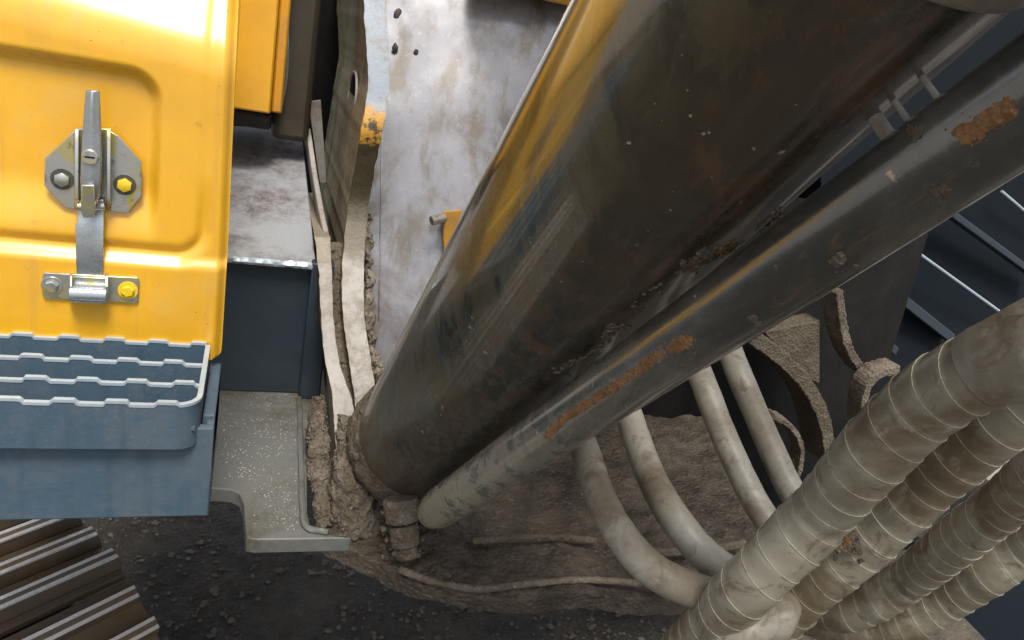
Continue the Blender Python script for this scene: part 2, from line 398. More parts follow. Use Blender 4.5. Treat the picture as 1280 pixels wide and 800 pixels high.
# ------------------------------------------------------------------ crawler track
tr = thing('crawler_track', 'rusty brown crawler track with ribbed steel shoes below the blue step', 'track', (-.5, 1.2, -1.2))
la = Vector((.79, .613, 0)).normalized(); lo_ = Vector((.613, -.79, 0)).normalized(); up = Vector((0, 0, 1))
P0 = Vector((-.250, 1.27, -.955)); PITCH = .19; RAD = .42
def track_at(s):
    flat = -.02
    if s < flat: return P0 + lo_ * s, lo_, up
    a = (s - flat) / RAD
    return P0 + lo_ * (flat + RAD * math.sin(a)) - up * (RAD * (1 - math.cos(a))), lo_ * math.cos(a) - up * math.sin(a), lo_ * math.sin(a) + up * math.cos(a)
for k in range(-3, 4):
    s0 = k * PITCH - .035
    c, t, n = track_at(s0 + PITCH / 2)
    jit = random.uniform(-.004, .004); Wd = .55
    def q(l, a, h): return c + t * l + la * (a + jit) + n * h
    m = MB(); h = PITCH / 2 - .004
    m.hexa([q(-h, -Wd, -.016), q(h, -Wd, -.016), q(h, 0, -.016), q(-h, 0, -.016), q(-h, -Wd, 0), q(h, -Wd, 0), q(h, 0, 0), q(-h, 0, 0)])
    sh = m.build('track_shoe', 'track', tr, .003)
    for off in (-.062, 0, .062):
        m = MB(); b, tp, hh = .016, .0075, .030
        e = random.uniform(-.006, .002)
        m.hexa([q(off - b, -Wd, .0005), q(off + b, -Wd, .0005), q(off + b, e, .0005), q(off - b, e, .0005), q(off - tp, -Wd, hh), q(off + tp, -Wd, hh), q(off + tp, e - .006, hh), q(off - tp, e - .006, hh)])
        gr = m.build('grouser', 'track', sh, .0025)
        m = MB()
        for sg in (-1, 1):
            m.hexa([q(off + sg * tp - .0040, -Wd + .002, hh - .0025), q(off + sg * tp + .0030, -Wd + .002, hh - .0025), q(off + sg * tp + .0030, e - .008, hh - .0025), q(off + sg * tp - .0040, e - .008, hh - .0025),
                    q(off + sg * tp - .0036, -Wd + .002, hh + .0006), q(off + sg * tp + .0024, -Wd + .002, hh + .0006), q(off + sg * tp + .0024, e - .008, hh + .0006), q(off + sg * tp - .0036, e - .008, hh + .0006)])
        m.build('worn_edge', 'trackedge', sh)
m = MB()
m.hexa([P0 + la * -.45 + lo_ * -.8 - up * .42, P0 + la * -.45 + lo_ * .25 - up * .42, P0 + la * -.06 + lo_ * .25 - up * .42, P0 + la * -.06 + lo_ * -.8 - up * .42,
        P0 + la * -.45 + lo_ * -.8 - up * .06, P0 + la * -.45 + lo_ * .12 - up * .09, P0 + la * -.06 + lo_ * .12 - up * .09, P0 + la * -.06 + lo_ * -.8 - up * .06])
m.build('track_frame', 'black', tr, .01)

# ------------------------------------------------------------------ yellow tool cabinet
DY = .85
cab = thing('tool_cabinet', 'bright yellow steel cabinet with a pressed door and toggle latch', 'cabinet', (-.25, DY, -.414))
ZB = -.414
_e = [aY(276, 452, DY + .007), aY(284, 320, DY + .007), aY(291, 160, DY + .007), aY(295, 60, DY + .012), aY(298, 0, DY + .045)]
def redge(z):
    if z <= _e[0].z: return _e[0].x
    for a, b in zip(_e, _e[1:]):
        if z <= b.z: return a.x + (b.x - a.x) * (z - a.z) / (b.z - a.z)
    return _e[-1].x
rec_r, pan_r, rec_l = aY(197, 200, DY).x, aY(263, 220, DY).x, -.7
zt0, zt1 = aY(60, 70, DY).z, aY(60, 311, DY).z      # top of the recess, bottom of the pressed panel
def rr(x, z, x1, z0, z1, rad):       # signed distance to a rounded rectangle (open to the left)
    cx = x - (x1 - rad); cz = max(z1 + rad - z, z - (z0 - rad))
    dx, dz = max(cx, 0), max(cz, 0)
    return math.hypot(dx, dz) + min(max(cx, cz), 0) - rad
def door_h(x, z):
    h = 0.
    d = rr(x, z, rec_r, zt0, zt1 - .05, .030)
    h -= .012 * sst(.004, -.010, d) * sst(zt1 + .01, zt1 + .075, z)   # recess, running out towards its foot
    d2 = rr(x, z, pan_r, zt0 + .4, zt1, .034)
    low = sst(zt1 + .10, zt1 + .03, z)
    h -= .0050 * math.exp(-((d2 + .005) / .0065) ** 2) * (.25 + .75 * low)   # groove round the panel
    h += .0070 * sst(-.001, .012, d2) * sst(zt1 + .004, zt1 - .010, z)       # ledge below it stands proud
    zb = -.088 - .10 * (max(x, -.3) + .13)
    if z > zb: h -= (z - zb) ** 2 / (2 * .07) if z - zb < .044 else (.044 ** 2 / (2 * .07) + (z - zb - .044) * .6286 + .9 * max(0, z - zb - .09) ** 2)
    h -= .0068
    e = redge(z) - x
    h -= .010 * (1 - sst(0, .012, e)) ** 1.5
    return h
nx, nz = 170, 200; XL = -.37
Z1 = .16
def dp(u, v):
    z = ZB + (Z1 - ZB) * v; x1 = redge(min(z, .1)); x = XL + (x1 - XL) * (1 - (1 - u) ** 1.25)
    if z < ZB + .010 and u > .9:
        x = min(x, x1 - (.010 - math.sqrt(max(0, .010 ** 2 - (ZB + .010 - z) ** 2))))
    return Vector((x, DY - door_h(x, z), z))
m = MB(); m.grid(dp, nx, nz)
# return flange of the door, down its right side and along its bottom
rb = [dp(1, j / nz) for j in range(nz + 1)]
m.loft([rb, [p + Vector((-.001, .022, 0)) for p in rb]], closed=False, caps=False)
bb = [dp(i / nx, 0) for i in range(nx + 1)]
m.loft([bb, [p + Vector((0, .022, 0)) for p in bb]], closed=False, caps=False)
door = m.build('door', 'yellow', cab, angle=60)
prof = [Vector((XL, DY - door_h(-.05, z) + .024, z)) for z in [-.40 + .02 * i for i in range(29)]]
m = MB(); m.prism(prof + [Vector((XL, 1.32, .16)), Vector((XL, 1.32, -.40))], (-.034 - XL, 0, 0)); m.build('cabinet_body', 'yellow', cab, 0)

# toggle latch
def L(px, py, out=0.): return aY(px, py, DY + .0105 - out)       # on the recessed face, 'out' towards the viewer
def plate(name, pts, o0, o1, mat, parent, bevel=.0008):
    m = MB(); p = [L(x, y, o1) for x, y in pts]; m.prism(p, (0, o1 - o0, 0)); return m.build(name, mat, parent, bevel)
def hexbolt(px, py, out, r, parent, mat='zinc', washer=True, name='bolt', washer_r=1.45):
    c = L(px, py, out); m = MB(); a0 = random.random()
    ring = [Vector((math.cos(a0 + i * math.pi / 3) * r, 0, math.sin(a0 + i * math.pi / 3) * r)) for i in range(6)]
    m.loft([[c + q for q in ring], [c + q + Vector((0, -.0042, 0)) for q in ring], [c + q * .8 + Vector((0, -.0050, 0)) for q in ring]])
    if washer:
        wr = [Vector((math.cos(i * math.pi / 10), 0, math.sin(i * math.pi / 10))) * r * washer_r for i in range(20)]
        w_ = MB(); w_.loft([[c + q for q in wr], [c + q + Vector((0, -.0012, 0)) for q in wr]]); w_.build('washer', 'washer', parent)
    return m.build(name, mat, parent, .0003)
lat = thing_part = None
m = MB()   # the latch body: a folded channel between its two wings
p = lambda x, y, o: L(x, y, o)
ch = [(93, 161), (139, 161), (139, 240), (131, 262), (131, 272), (97, 272), (97, 262), (92, 240)]
m.prism([L(x, y, .003) for x, y in ch], (0, .003, 0))
for xa, xb in ((93, 99), (133, 139)):
    m.prism([L(xa, 161, .0), L(xa, 262, .0), L(xa, 250, .016), L(xa, 175, .018), L(xa, 161, .012)], (aY(xb, 0, DY).x - aY(xa, 0, DY).x, 0, 0))
lat = m.build('latch', 'zinc', cab, .0008)
plate('wing_plate', [(92, 164), (86, 170), (56, 198), (55, 232), (80, 259), (94, 262)], 0, .003, 'zinc', lat)
plate('wing_plate', [(138, 164), (148, 170), (177, 203), (178, 244), (160, 266), (138, 265)], 0, .003, 'zincy', lat)
hexbolt(78, 224, .003, .0075, lat); hexbolt(156, 231, .003, .0075, lat, 'lemon')
# the long lever, drawn out towards the viewer at its tip
m = MB()
ring = []
for (xl, xr, y, o, th) in ((107, 124, 113, .020, .003), (105, 125, 135, .022, .004), (103, 126, 165, .023, .006), (101, 127, 196, .024, .008), (100, 126, 225, .026, .010), (101, 124, 246, .024, .010), (104, 120, 256, .021, .006)):
    a, b = L(xl, y, o), L(xr, y, o); c = Vector((0, th, 0)); mid = (a + b) / 2 + Vector((0, -.0035, 0))
    ring.append([a, a.lerp(mid, .55) , mid, b.lerp(mid, .55), b, b + c, a + c])
m.loft(ring); m.build('lever', 'steel', lat, .0012, angle=50)
m = MB(); c = L(113, 196, .0265); m.loft([[c + Vector((math.cos(i * math.pi / 10) * r, y, math.sin(i * math.pi / 10) * r)) for i in range(20)] for r, y in ((.0078, .001), (.0078, -.002), (.0066, -.0034))]); ps = m.build('pivot_screw', 'zinc', lat)
m = MB(); m.box((c.x - .0045, c.y - .0038, c.z - .0007), (c.x + .0045, c.y - .0030, c.z + .0009)); m.build('screw_slot', 'black', lat)
m = MB(); m.tube([L(98, 258, .012), L(131, 258, .012)], .0045, 14); m.build('pivot_pin', 'zinc', lat)
# hook strap from the lever down to the keeper
m = MB(); ring = []
for (xl, xr, y, o) in ((98, 129, 250, .012), (97, 130, 278, .0125), (94, 130, 280, .0135), (95, 129, 330, .0150), (96, 128, 347, .0120)):
    a, b = L(xl, y, o), L(xr, y, o); ring.append([a, b, b + Vector((0, .0025, 0)), a + Vector((0, .0025, 0))])
m.loft(ring); m.build('strap', 'steel', lat, .0006)
m = MB(); m.prism([L(103, 230, .0285), L(119, 230, .0285), L(120, 262, .0265), L(117, 271, .024), L(105, 271, .024), L(102, 262, .0265)], (0, -.005, 0)); m.build('hook', 'zinc', lat, .001)
# keeper bracket
def K(px, py, out=0.): return aY(px, py, DY - .001 - out)
m = MB(); m.prism([K(x, y, .0025) for x, y in ((55, 341), (172, 347), (174, 352), (173, 376), (170, 379), (56, 373), (53, 369), (53, 345))], (0, .0025, 0)); kp = m.build('latch_keeper', 'zinc', cab, .0008)
m = MB(); m.prism([K(88, 345, .003), K(134, 347, .003), K(134, 380, .003), K(88, 378, .003)], (0, -.0015, 0))
for xa, xb in ((87, 91), (131, 136)):
    m.prism([K(xa, 341, .002), K(xa, 379, .002), K(xa, 378, .014), K(xa, 358, .016), K(xa, 345, .010)], (aY(xb, 0, DY).x - aY(xa, 0, DY).x, 0, 0))
m.build('keeper_loop', 'zinc', kp, .0008)
m = MB(); m.tube([K(89, 367, .011), K(134, 369, .011)], .0095, 18); m.build('keeper_roll', 'steel', kp)
DYk = DY - .0085 - .001
def kbolt(px, py, mat):
    c = K(px, py, .0025); m = MB(); r = .0068
    ring = [Vector((math.cos(.3 + i * math.pi / 3) * r, 0, math.sin(.3 + i * math.pi / 3) * r)) for i in range(6)]
    m.loft([[c + q for q in ring], [c + q + Vector((0, -.0045, 0)) for q in ring], [c + q * .8 + Vector((0, -.0054, 0)) for q in ring]])
    wr = [Vector((math.cos(i * math.pi / 10), 0, math.sin(i * math.pi / 10))) * r * 1.5 for i in range(20)]
    m.loft([[c + q for q in wr], [c + q + Vector((0, -.0012, 0)) for q in wr]])
    m.build('bolt', mat, kp, .0003)
kbolt(65, 357, 'zinc'); kbolt(160, 363, 'lemon')

# ------------------------------------------------------------------ boarding step
TZ = -.395
st = thing('boarding_step', 'blue grey boarding step with serrated tread bars below the yellow door', 'step', (-.25, .77, -.546))
XR = aZ(252, 500, TZ).x
rows = [(425, 'edge'), (451, 'edge'), (478, 'edge'), (505, 'edge')]
def serr(x, period=.0445, ph=0.):
    t = ((x + ph) / period) % 1.0
    return .0036 * (sst(.0, .06, t) - sst(.46, .52, t))
Ys = [aZ(100, r, TZ).y for r, _ in rows]
for k, Yk in enumerate(Ys):
    front = k == 3
    xr = XR if front else XR - .004
    hgt = .050 if front else .026
    nseg = 300; ph = (.010, .0335, .0185, .030)[k]
    xsx = [-.62 + (xr - (.022 if front else 0) + .62) * i / nseg for i in range(nseg + 1)]
    rings = []
    for x in xsx:
        zt = TZ + serr(x, ph=ph)
        rings.append([Vector((x, Yk, TZ - hgt)), Vector((x, Yk, zt)), Vector((x, Yk + .004, zt)), Vector((x, Yk + .004, TZ - hgt))])
    if front:        # the lip turns the corner and runs back along the end
        r_ = .022; cx, cy = xr - r_, Yk + r_
        for i in range(1, 13):
            a = -math.pi / 2 + math.pi / 2 * i / 12
            d = Vector((math.cos(a), math.sin(a), 0)); c = Vector((cx, cy, 0))
            po, pi = c + d * r_, c + d * (r_ - .004); zt = TZ + .0012
            rings.append([Vector((po.x, po.y, TZ - hgt)), Vector((po.x, po.y, zt)), Vector((pi.x, pi.y, zt)), Vector((pi.x, pi.y, TZ - hgt))])
        for f_ in (.3, .6, 1.):
            y = cy + (Ys[0] - cy) * f_
            rings.append([Vector((xr, y, TZ - hgt)), Vector((xr, y, TZ + .0012)), Vector((xr - .004, y, TZ + .0012)), Vector((xr - .004, y, TZ - hgt))])
    m = MB(); m.loft(rings); b = m.build('front_lip' if front else 'tread_bar', 'blue', st, .0006, angle=30)
    # bare metal worn along the top of the bar
    rings = []
    for x in [x for x in xsx]:
        zt = TZ + serr(x, ph=ph)
        rings.append([Vector((x, Yk - .0006, zt - .0022)), Vector((x, Yk - .0006, zt + .0008)), Vector((x, Yk + .0046, zt + .0008)), Vector((x, Yk + .0046, zt - .0022))])
    if front:
        for i in range(1, 13):
            a = -math.pi / 2 + math.pi / 2 * i / 12; d = Vector((math.cos(a), math.sin(a), 0)); c = Vector((cx, cy, 0)); po, pi = c + d * (r_ + .0006), c + d * (r_ - .0046)
            rings.append([Vector((po.x, po.y, TZ - .001)), Vector((po.x, po.y, TZ + .002)), Vector((pi.x, pi.y, TZ + .002)), Vector((pi.x, pi.y, TZ - .001))])
        for f_ in (.3, .6, 1.):
            y = cy + (Ys[0] - cy) * f_
            rings.append([Vector((xr + .0006, y, TZ - .001)), Vector((xr + .0006, y, TZ + .002)), Vector((xr - .0046, y, TZ + .002)), Vector((xr - .0046, y, TZ - .001))])
    m = MB(); m.loft(rings); m.build('worn_top', 'edge', b, angle=30)
m = MB(); m.box((-.62, Ys[3] + .0045, TZ - .030), (XR - .0045, Ys[0] + .02, TZ - .026)); m.build('tread_pan', 'blue', st)
YF = Ys[3] + .012
xbr = aY(266, 560, YF).x
m = MB(); m.box((-.62, YF, aY(150, 648, YF).z), (xbr, YF + .010, TZ - .0315)); m.box((xbr - .008, YF + .0105, aY(150, 648, YF).z), (xbr, Ys[0] + .02, TZ - .0315)); m.build('riser_plate', 'blue', st, .002)
m = MB(); m.prism([(XR + .0012, Ys[3] + .03, TZ - .10), (XR + .0012, Ys[0] + .02, TZ - .10), (XR + .0012, Ys[0] + .02, TZ - .030), (XR + .0012, Ys[3] + .03, TZ - .026)], (xbr - XR - .0012, 0, 0)); m.build('end_gusset', 'blue', st, .002)
m = MB()
for k in range(14): m.blob((XR - random.uniform(.008, .05), Ys[3] + random.uniform(.006, .035), TZ - .022), random.uniform(.003, .007), 1, .4)
m.build('mud', 'mud', st)

# ------------------------------------------------------------------ swing frame: deck, side box, bracket plates, web, belly
sf = thing('swing_frame', 'grey muddy steel swing frame with deck plate and boom bracket ears', 'machine frame', (.3, 1.2, -.705))
DZ = -.68
d0 = lambda x, y: aZ(x, y, DZ)
poly = [d0(308, 672), d0(305, 630), d0(300, 617), d0(290, 612), d0(268, 610), d0(215, 608), Vector((-.3, 1.02, DZ)), Vector((-.3, 1.275, DZ)), Vector((.145, 1.275, DZ)), d0(383, 540), d0(384, 640), d0(389, 664), d0(420, 670), d0(440, 672), d0(320, 674)]
m = MB(); m.prism(poly, (0, 0, -.024)); m.build('deck_plate', 'deck', sf, .004)
# raised weld seam and folded side of the deck
m = MB(); pts = spline([d0(374, 500) + Vector((0, 0, .004)), d0(376, 580) + Vector((0, 0, .004)), d0(378, 640) + Vector((0, 0, .004)), d0(384, 662) + Vector((0, 0, .004)), d0(410, 668) + Vector((0, 0, .004))], 8)
m.tube(pts, .0045, 8, fn=lambda s_, a, p: .0012 * fbm((s_ * 90, a, 0), 2)); m.build('weld_bead', 'deck', sf)
# side box
YB = 1.27
xl, xr = -.05, aY(388, 400, YB).x
ztop = aY(330, 326, YB).z
m = MB(); m.box((xl, YB, DZ + .001), (xr, YB + .35, ztop)); m.build('side_box', 'bluedark', sf, .003)
tl, tr_ = aY(283, 322, YB - .012), aY(392, 331, YB - .012)
bl, br = Vector((tl.x, 1.72, -.283)), aY(377, 162, 1.72)
m = MB(); m.hexa([tl + Vector((-.03, 0, -.010)), tr_ + Vector((.004, 0, -.010)), br - Vector((0, 0, .01)), bl - Vector((.03, 0, .01)), tl + Vector((-.03, 0, 0)), tr_ + Vector((.004, 0, 0)), br, bl - Vector((.03, 0, 0))]); m.build('box_lid', 'boxtop', sf, .002)
m = MB(); m.tube([(tl + Vector((.010, -.002, -.002))).lerp(tr_ + Vector((0, -.002, -.002)), i / 60) for i in range(61)], .0062, 8, fn=lambda s_, a, p: .0015 * fbm((s_ * 120, a, 0), 2)); m.build('weld_bead', 'edge', sf)
# flange standing between box and bracket
m = MB()
fl = [aY(382, 160, 1.62), aY(390, 215, 1.50), aY(398, 262, 1.38), aY(404, 290, 1.32)]
m.loft([[p, p + Vector((.010, 0, 0)), p + Vector((.010, .08, -.02)), p + Vector((0, .08, -.02))] for p in fl]); m.build('flange_strip', 'pale', sf, .002)
m = MB(); m.box((aY(383, 400, 1.25).x, 1.25, DZ), (aY(411, 400, 1.25).x, 1.6, ztop + .01)); m.build('bracket_foot', 'bluedark', sf, .003)

def ear(name, front, depth, mat, segs, amp=.0018):
    """plate standing in the fore-aft plane: front = (left px, right px, y px, Y); segs = (y end, material) down its front edge"""
    fine = []
    for k in range(len(front) - 1):
        p0, p1, p2, p3 = front[max(k - 1, 0)], front[k], front[k + 1], front[min(k + 2, len(front) - 1)]
        n_ = max(2, int((p2[2] - p1[2]) / 4))
        for i in range(n_):
            t = i / n_
            fine.append([.5 * (2 * b_ + (c_ - a_) * t + (2 * a_ - 5 * b_ + 4 * c_ - d_) * t * t + (3 * b_ - a_ - 3 * c_ + d_) * t ** 3) for a_, b_, c_, d_ in zip(p0, p1, p2, p3)])
    fine.append(list(front[-1]))
    rings = []; edges = [[] for _ in segs]
    for xl_, xr_, y, Y in fine:
        a, b = aY(xl_, y, Y), aY(xr_, y, Y)
        a.x += amp * fbm((y * .06, 1, 0), 4); b.x += amp * fbm((y * .06, 7, 0), 4)
        rings.append([a, b, b + Vector((0, depth, 0)), a + Vector((0, depth, 0))])
        e = [a + Vector((-.0012, -.0008, 0)), (a + b) / 2 + Vector((0, -.0022 - .0012 * fbm((y * .1, 3, 0), 3), 0)), b + Vector((.0012, -.0008, 0)), b + Vector((.0012, .006, 0)), a + Vector((-.0012, .006, 0))]
        for k, (y1, _) in enumerate(segs):
            if (segs[k - 1][0] if k else -999) - 4 <= y <= y1: edges[k].append(e)
    m = MB(); m.loft(rings); o = m.build(name, mat, sf, .0, angle=30)
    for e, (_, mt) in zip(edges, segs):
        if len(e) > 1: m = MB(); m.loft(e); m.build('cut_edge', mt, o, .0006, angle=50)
    return o
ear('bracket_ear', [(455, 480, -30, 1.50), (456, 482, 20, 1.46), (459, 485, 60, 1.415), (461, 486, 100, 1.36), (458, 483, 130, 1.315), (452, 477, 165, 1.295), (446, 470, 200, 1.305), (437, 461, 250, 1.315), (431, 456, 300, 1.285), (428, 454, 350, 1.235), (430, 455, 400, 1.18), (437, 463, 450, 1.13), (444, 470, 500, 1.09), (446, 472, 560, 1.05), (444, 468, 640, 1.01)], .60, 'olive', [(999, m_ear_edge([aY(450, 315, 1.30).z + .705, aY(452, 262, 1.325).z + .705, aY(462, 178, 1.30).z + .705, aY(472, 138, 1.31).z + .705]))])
ear('bracket_ear', [(394, 412, 296, 1.29), (399, 414, 340, 1.24), (401, 415, 375, 1.20), (403, 417, 410, 1.165), (407, 423, 450, 1.13), (414, 432, 480, 1.10), (417, 440, 505, 1.075), (420, 445, 550, 1.04), (422, 447, 600, 1.01), (424, 448, 650, .98)], .32, 'dusty', [(330, 'dusty'), (999, 'pale')])
m = MB(); gapl = [(412, 432, 305, 1.30), (414, 430, 350, 1.25), (416, 432, 400, 1.20), (421, 438, 440, 1.16), (430, 444, 480, 1.12), (438, 446, 510, 1.09)]
def gf(u, v):
    k = v * (len(gapl) - 1); i = min(int(k), len(gapl) - 2); f_ = k - i; a = [x + (y - x) * f_ for x, y in zip(gapl[i], gapl[i + 1])]
    p = aY(a[0] + (a[1] - a[0]) * u, a[2], a[3]); p.y += .010 + .008 * fbm((p.x * 60, p.y * 60, p.z * 60), 4); return p
m.grid(gf, 14, 120); mu = m.build('mud', 'mud', sf, angle=80); mu['kind'] = 'stuff'
# keyhole slot and stain seen on the inner ear
m = MB()
fx = aY(459, 112, 1.345).x - .0035; r_ = ray(441, 118); c0 = r_ * (fx / r_.x)
m = MB(); m.loft([[c0 + Vector((dx, .060 * k * math.cos(i * math.pi / 14), .040 * k * math.sin(i * math.pi / 14))) for i in range(28)] for dx, k in ((0, 1.), (.0028, .97), (.0030, .2))]); sl_ = m.build('slot', 'black', sf)
m = MB(); m.tube([c0 + Vector((-.0006, .062 * math.cos(i * math.pi / 14), .042 * math.sin(i * math.pi / 14))) for i in range(29)], .0025, 8, caps=False); m.build('slot_rim', 'pale', sl_)
# web plate behind the cylinder
wb0, wb1, wt1, wt0 = aY(455, 500, 1.37), Vector((.60, 1.295, -.72)), Vector((.68, 1.74, .25)), Vector((.19, 1.82, .25))
def wp(u, v):
    a = wb0.lerp(wb1, u); b = wt0.lerp(wt1, u); p = a.lerp(b, v)
    return p + Vector((0, .005 * fbm((p.x * 4, p.z * 4, 0), 2) + .0003 * fbm((p.x * 40, p.z * 40, 0), 3), 0))
m = MB(); m.grid(wp, 70, 80); m.build('web_plate', 'web', sf, angle=80)
m = MB(); m.tube([wp(.075, v / 40.) + Vector((0, .0012, 0)) for v in range(6, 41)], .0022, 8, fn=lambda s_, a, p: .0010 * fbm((s_ * 120, a, 0), 2)); m.build('weld_bead', 'web', sf)
m = MB()
for (x, y, r) in ((497, 22, .013), (490, 45, .010), (520, 68, .008), (494, 60, .007)):
    m.blob(aY(x, y, 1.70 if y < 50 else 1.66), r, 2, .5, sc=(1, .5, 1.3))
m.build('mud', 'brownpost', sf)
WEBCRUST = [aY(462, 268, 1.46), aY(459, 300, 1.45), aY(461, 340, 1.43), aY(459, 380, 1.41), aY(464, 420, 1.39), aY(470, 455, 1.37), aY(478, 480, 1.36)]
# little tab with a bolt on the web
tb = aY(560, 285, 1.46)
m = MB(); m.hexa([aY(553, 264, 1.45), aY(578, 262, 1.45), aY(566, 318, 1.45), aY(554, 318, 1.45), aY(553, 264, 1.52), aY(578, 262, 1.52), aY(566, 318, 1.52), aY(554, 318, 1.52)]); tab = m.build('tab', 'yellow_worn', sf, .003)
m = MB(); m.tube([aY(539, 276, 1.44), aY(556, 272, 1.45)], .011, 6); m.build('bolt', 'pale', tab, .002)
# belly plate: muddy floor between the ears, curved front edge
BZ = -.745
fr = [(395, 668), (430, 686), (470, 706), (520, 728), (570, 742), (640, 748), (760, 748), (860, 752), (990, 768)]
def belly(u, v):
    x = .10 + 1.25 * u
    k = u * (len(fr) - 1); i = min(int(k), len(fr) - 2); f_ = k - i
    pf = aZ(fr[i][0] + (fr[i + 1][0] - fr[i][0]) * f_, fr[i][1] + (fr[i + 1][1] - fr[i][1]) * f_, BZ)
    pb = Vector((.15 + .92 * u, 1.34, BZ))
    p = pf.lerp(pb, v ** 1.3)
    p.z += .012 * fbm((p.x * 9, p.y * 9, 0), 5) + .004 * fbm((p.x * 50, p.y * 50, 4), 3)
    return p
m = MB(); m.grid(belly, 150, 110)
edge = [belly(i / 150, 0) for i in range(151)]
m.loft([edge, [p + Vector((0, .004, -.030)) for p in edge]], closed=False, caps=False)
m.build('belly_plate', 'belly', sf, angle=70)
m = MB(); m.tube([aZ(x, y, BZ + .016) for x, y in ((590, 676), (640, 673), (700, 672), (745, 676))], .006, 8, fn=lambda s_, a, p: .002 * fbm((s_ * 60, a, 0), 3)); m.build('weld_bead', 'mud', sf)
m = MB(); pts = spline([aZ(930, 680, BZ + .02), aZ(870, 688, BZ + .02), aZ(800, 692, BZ + .015)], 8); m.tube(pts, .008, 8); m.build('weld_bead', 'mud', sf)
# mud caked on the feet of the ears: crusted columns with grit on them
def crust(pts, rad, mat, amp, nsub=14, seg=120, fr=55):
    q = spline(pts, nsub); m = MB()
    rr_ = [rad[min(int(i / nsub), len(rad) - 1)] * (1 - (i / nsub) % 1) + rad[min(int(i / nsub) + 1, len(rad) - 1)] * ((i / nsub) % 1) for i in range(len(q))]
    m.tube(q, rr_, seg, fn=lambda s_, a, p: 0)
    for v in m.v:
        d = Vector((fbm(v * fr, 4), fbm(v * fr + Vector((9, 0, 0)), 4), fbm(v * fr + Vector((0, 9, 0)), 4))); v += d * amp + Vector((0, -1, .3)) * .0012 * noise.noise(v * 420)
    for k in range(420):
        c = random.choice(m.v[:len(q) * seg]); m.blob(c, random.uniform(.0007, .0026), 1, .7)
    o = m.build('mud', mat, sf, angle=80); o['kind'] = 'stuff'; return o
crust([aY(432, 520, 1.055), aY(434, 560, 1.03), aY(438, 600, 1.0), aY(441, 635, .975), aY(442, 672, .95)], [.010, .019, .030, .034, .032], 'mudlight', .007, 22)
crust([aY(398, 498, 1.10), aY(397, 530, 1.07), aY(399, 570, 1.04), aY(402, 610, 1.01), aY(412, 660, .97)], [.008, .014, .018, .016, .020], 'mudlight', .006, 22)
crust([aY(470, 640, .99), aY(476, 665, .96), aY(480, 690, .94)], [.03, .034, .02], 'belly', .012, 24)
crust(WEBCRUST, [.003, .010, .007, .011, .008, .012, .014], 'dusty', .008, 16, 40)
m = MB()
for k in range(1100):
    px_, py_ = random.uniform(278, 372), random.uniform(492, 664)
    if py_ > 600 and px_ < 318: continue
    p = aZ(px_, py_, DZ)
    if fbm((p.x * 18, p.y * 18, 2), 3) < -.05 and random.random() < .8: continue
    m.blob(p, random.choice((.0005, .0006, .0008, .001, .0014)), 1, .5)
gr = m.build('grit', 'pale', sf, smooth=False); gr['kind'] = 'stuff'
m = MB()
for k in range(320):
    p = belly(random.uniform(.03, .97), random.uniform(.02, .75)); m.blob(p - Vector((0, 0, .003)), random.choice((.0012, .0015, .002, .0025, .003, .006)), 1, .8)
mu = m.build('mud', 'mud', sf); mu['kind'] = 'stuff'

# ------------------------------------------------------------------ boom cylinder
KC = 1.2
CB = Vector((.2335, .847, -.522)) * KC; CD = Vector((0, -.660, .751)).normalized(); CR = .085 * KC
cy = thing('boom_cylinder', 'thick glossy black hydraulic cylinder rising from the muddy bracket', 'hydraulic cylinder', CB)
ux = Vector((1, 0, 0)); uw = CD.cross(ux)
def ringc(t, r): return [CB + CD * t + (ux * math.cos(2 * math.pi * i / 96) + uw * math.sin(2 * math.pi * i / 96)) * r for i in range(96)]
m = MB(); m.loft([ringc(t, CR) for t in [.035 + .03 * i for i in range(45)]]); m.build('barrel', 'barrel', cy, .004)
m = MB()
prof = [(-.012, .80), (-.010, 1.02), (-.004, 1.09), (.006, 1.125), (.018, 1.12), (.026, 1.085), (.030, 1.045), (.040, 1.03), (.046, .99)]
rings = []
for t, r in prof:
    rg = ringc(t, CR * r)
    rings.append([p + (p - CB - CD * t)  .normalized() * .0035 * fbm((p.x * 60, p.y * 60, p.z * 60), 4) for p in rg])
m.loft(rings); m.build('end_ring', 'mud', cy, angle=70)
m = MB(); m.loft([ringc(-.004, CR * .78), ringc(-.05, CR * .72), ringc(-.085, CR * .5)]); m.build('end_cap', 'mud', cy, .006)
m = MB(); c = CB - CD * .10; m.tube([c + Vector((-.085, 0, 0)), c + Vector((-.07, 0, 0)), c + Vector((.06, 0, 0)), c + Vector((.075, 0, 0))], .055, 32); m.build('lug_eye', 'mud', cy, .006)
m = MB()
for k in range(110):
    a = random.uniform(0, 2 * math.pi); p = CB + CD * random.gauss(.012, .02) + (ux * math.cos(a) + uw * math.sin(a)) * CR * random.uniform(.95, 1.06)
    m.blob(p, random.uniform(.003, .010), 1, .6)
m.build('mud', 'mud', cy)
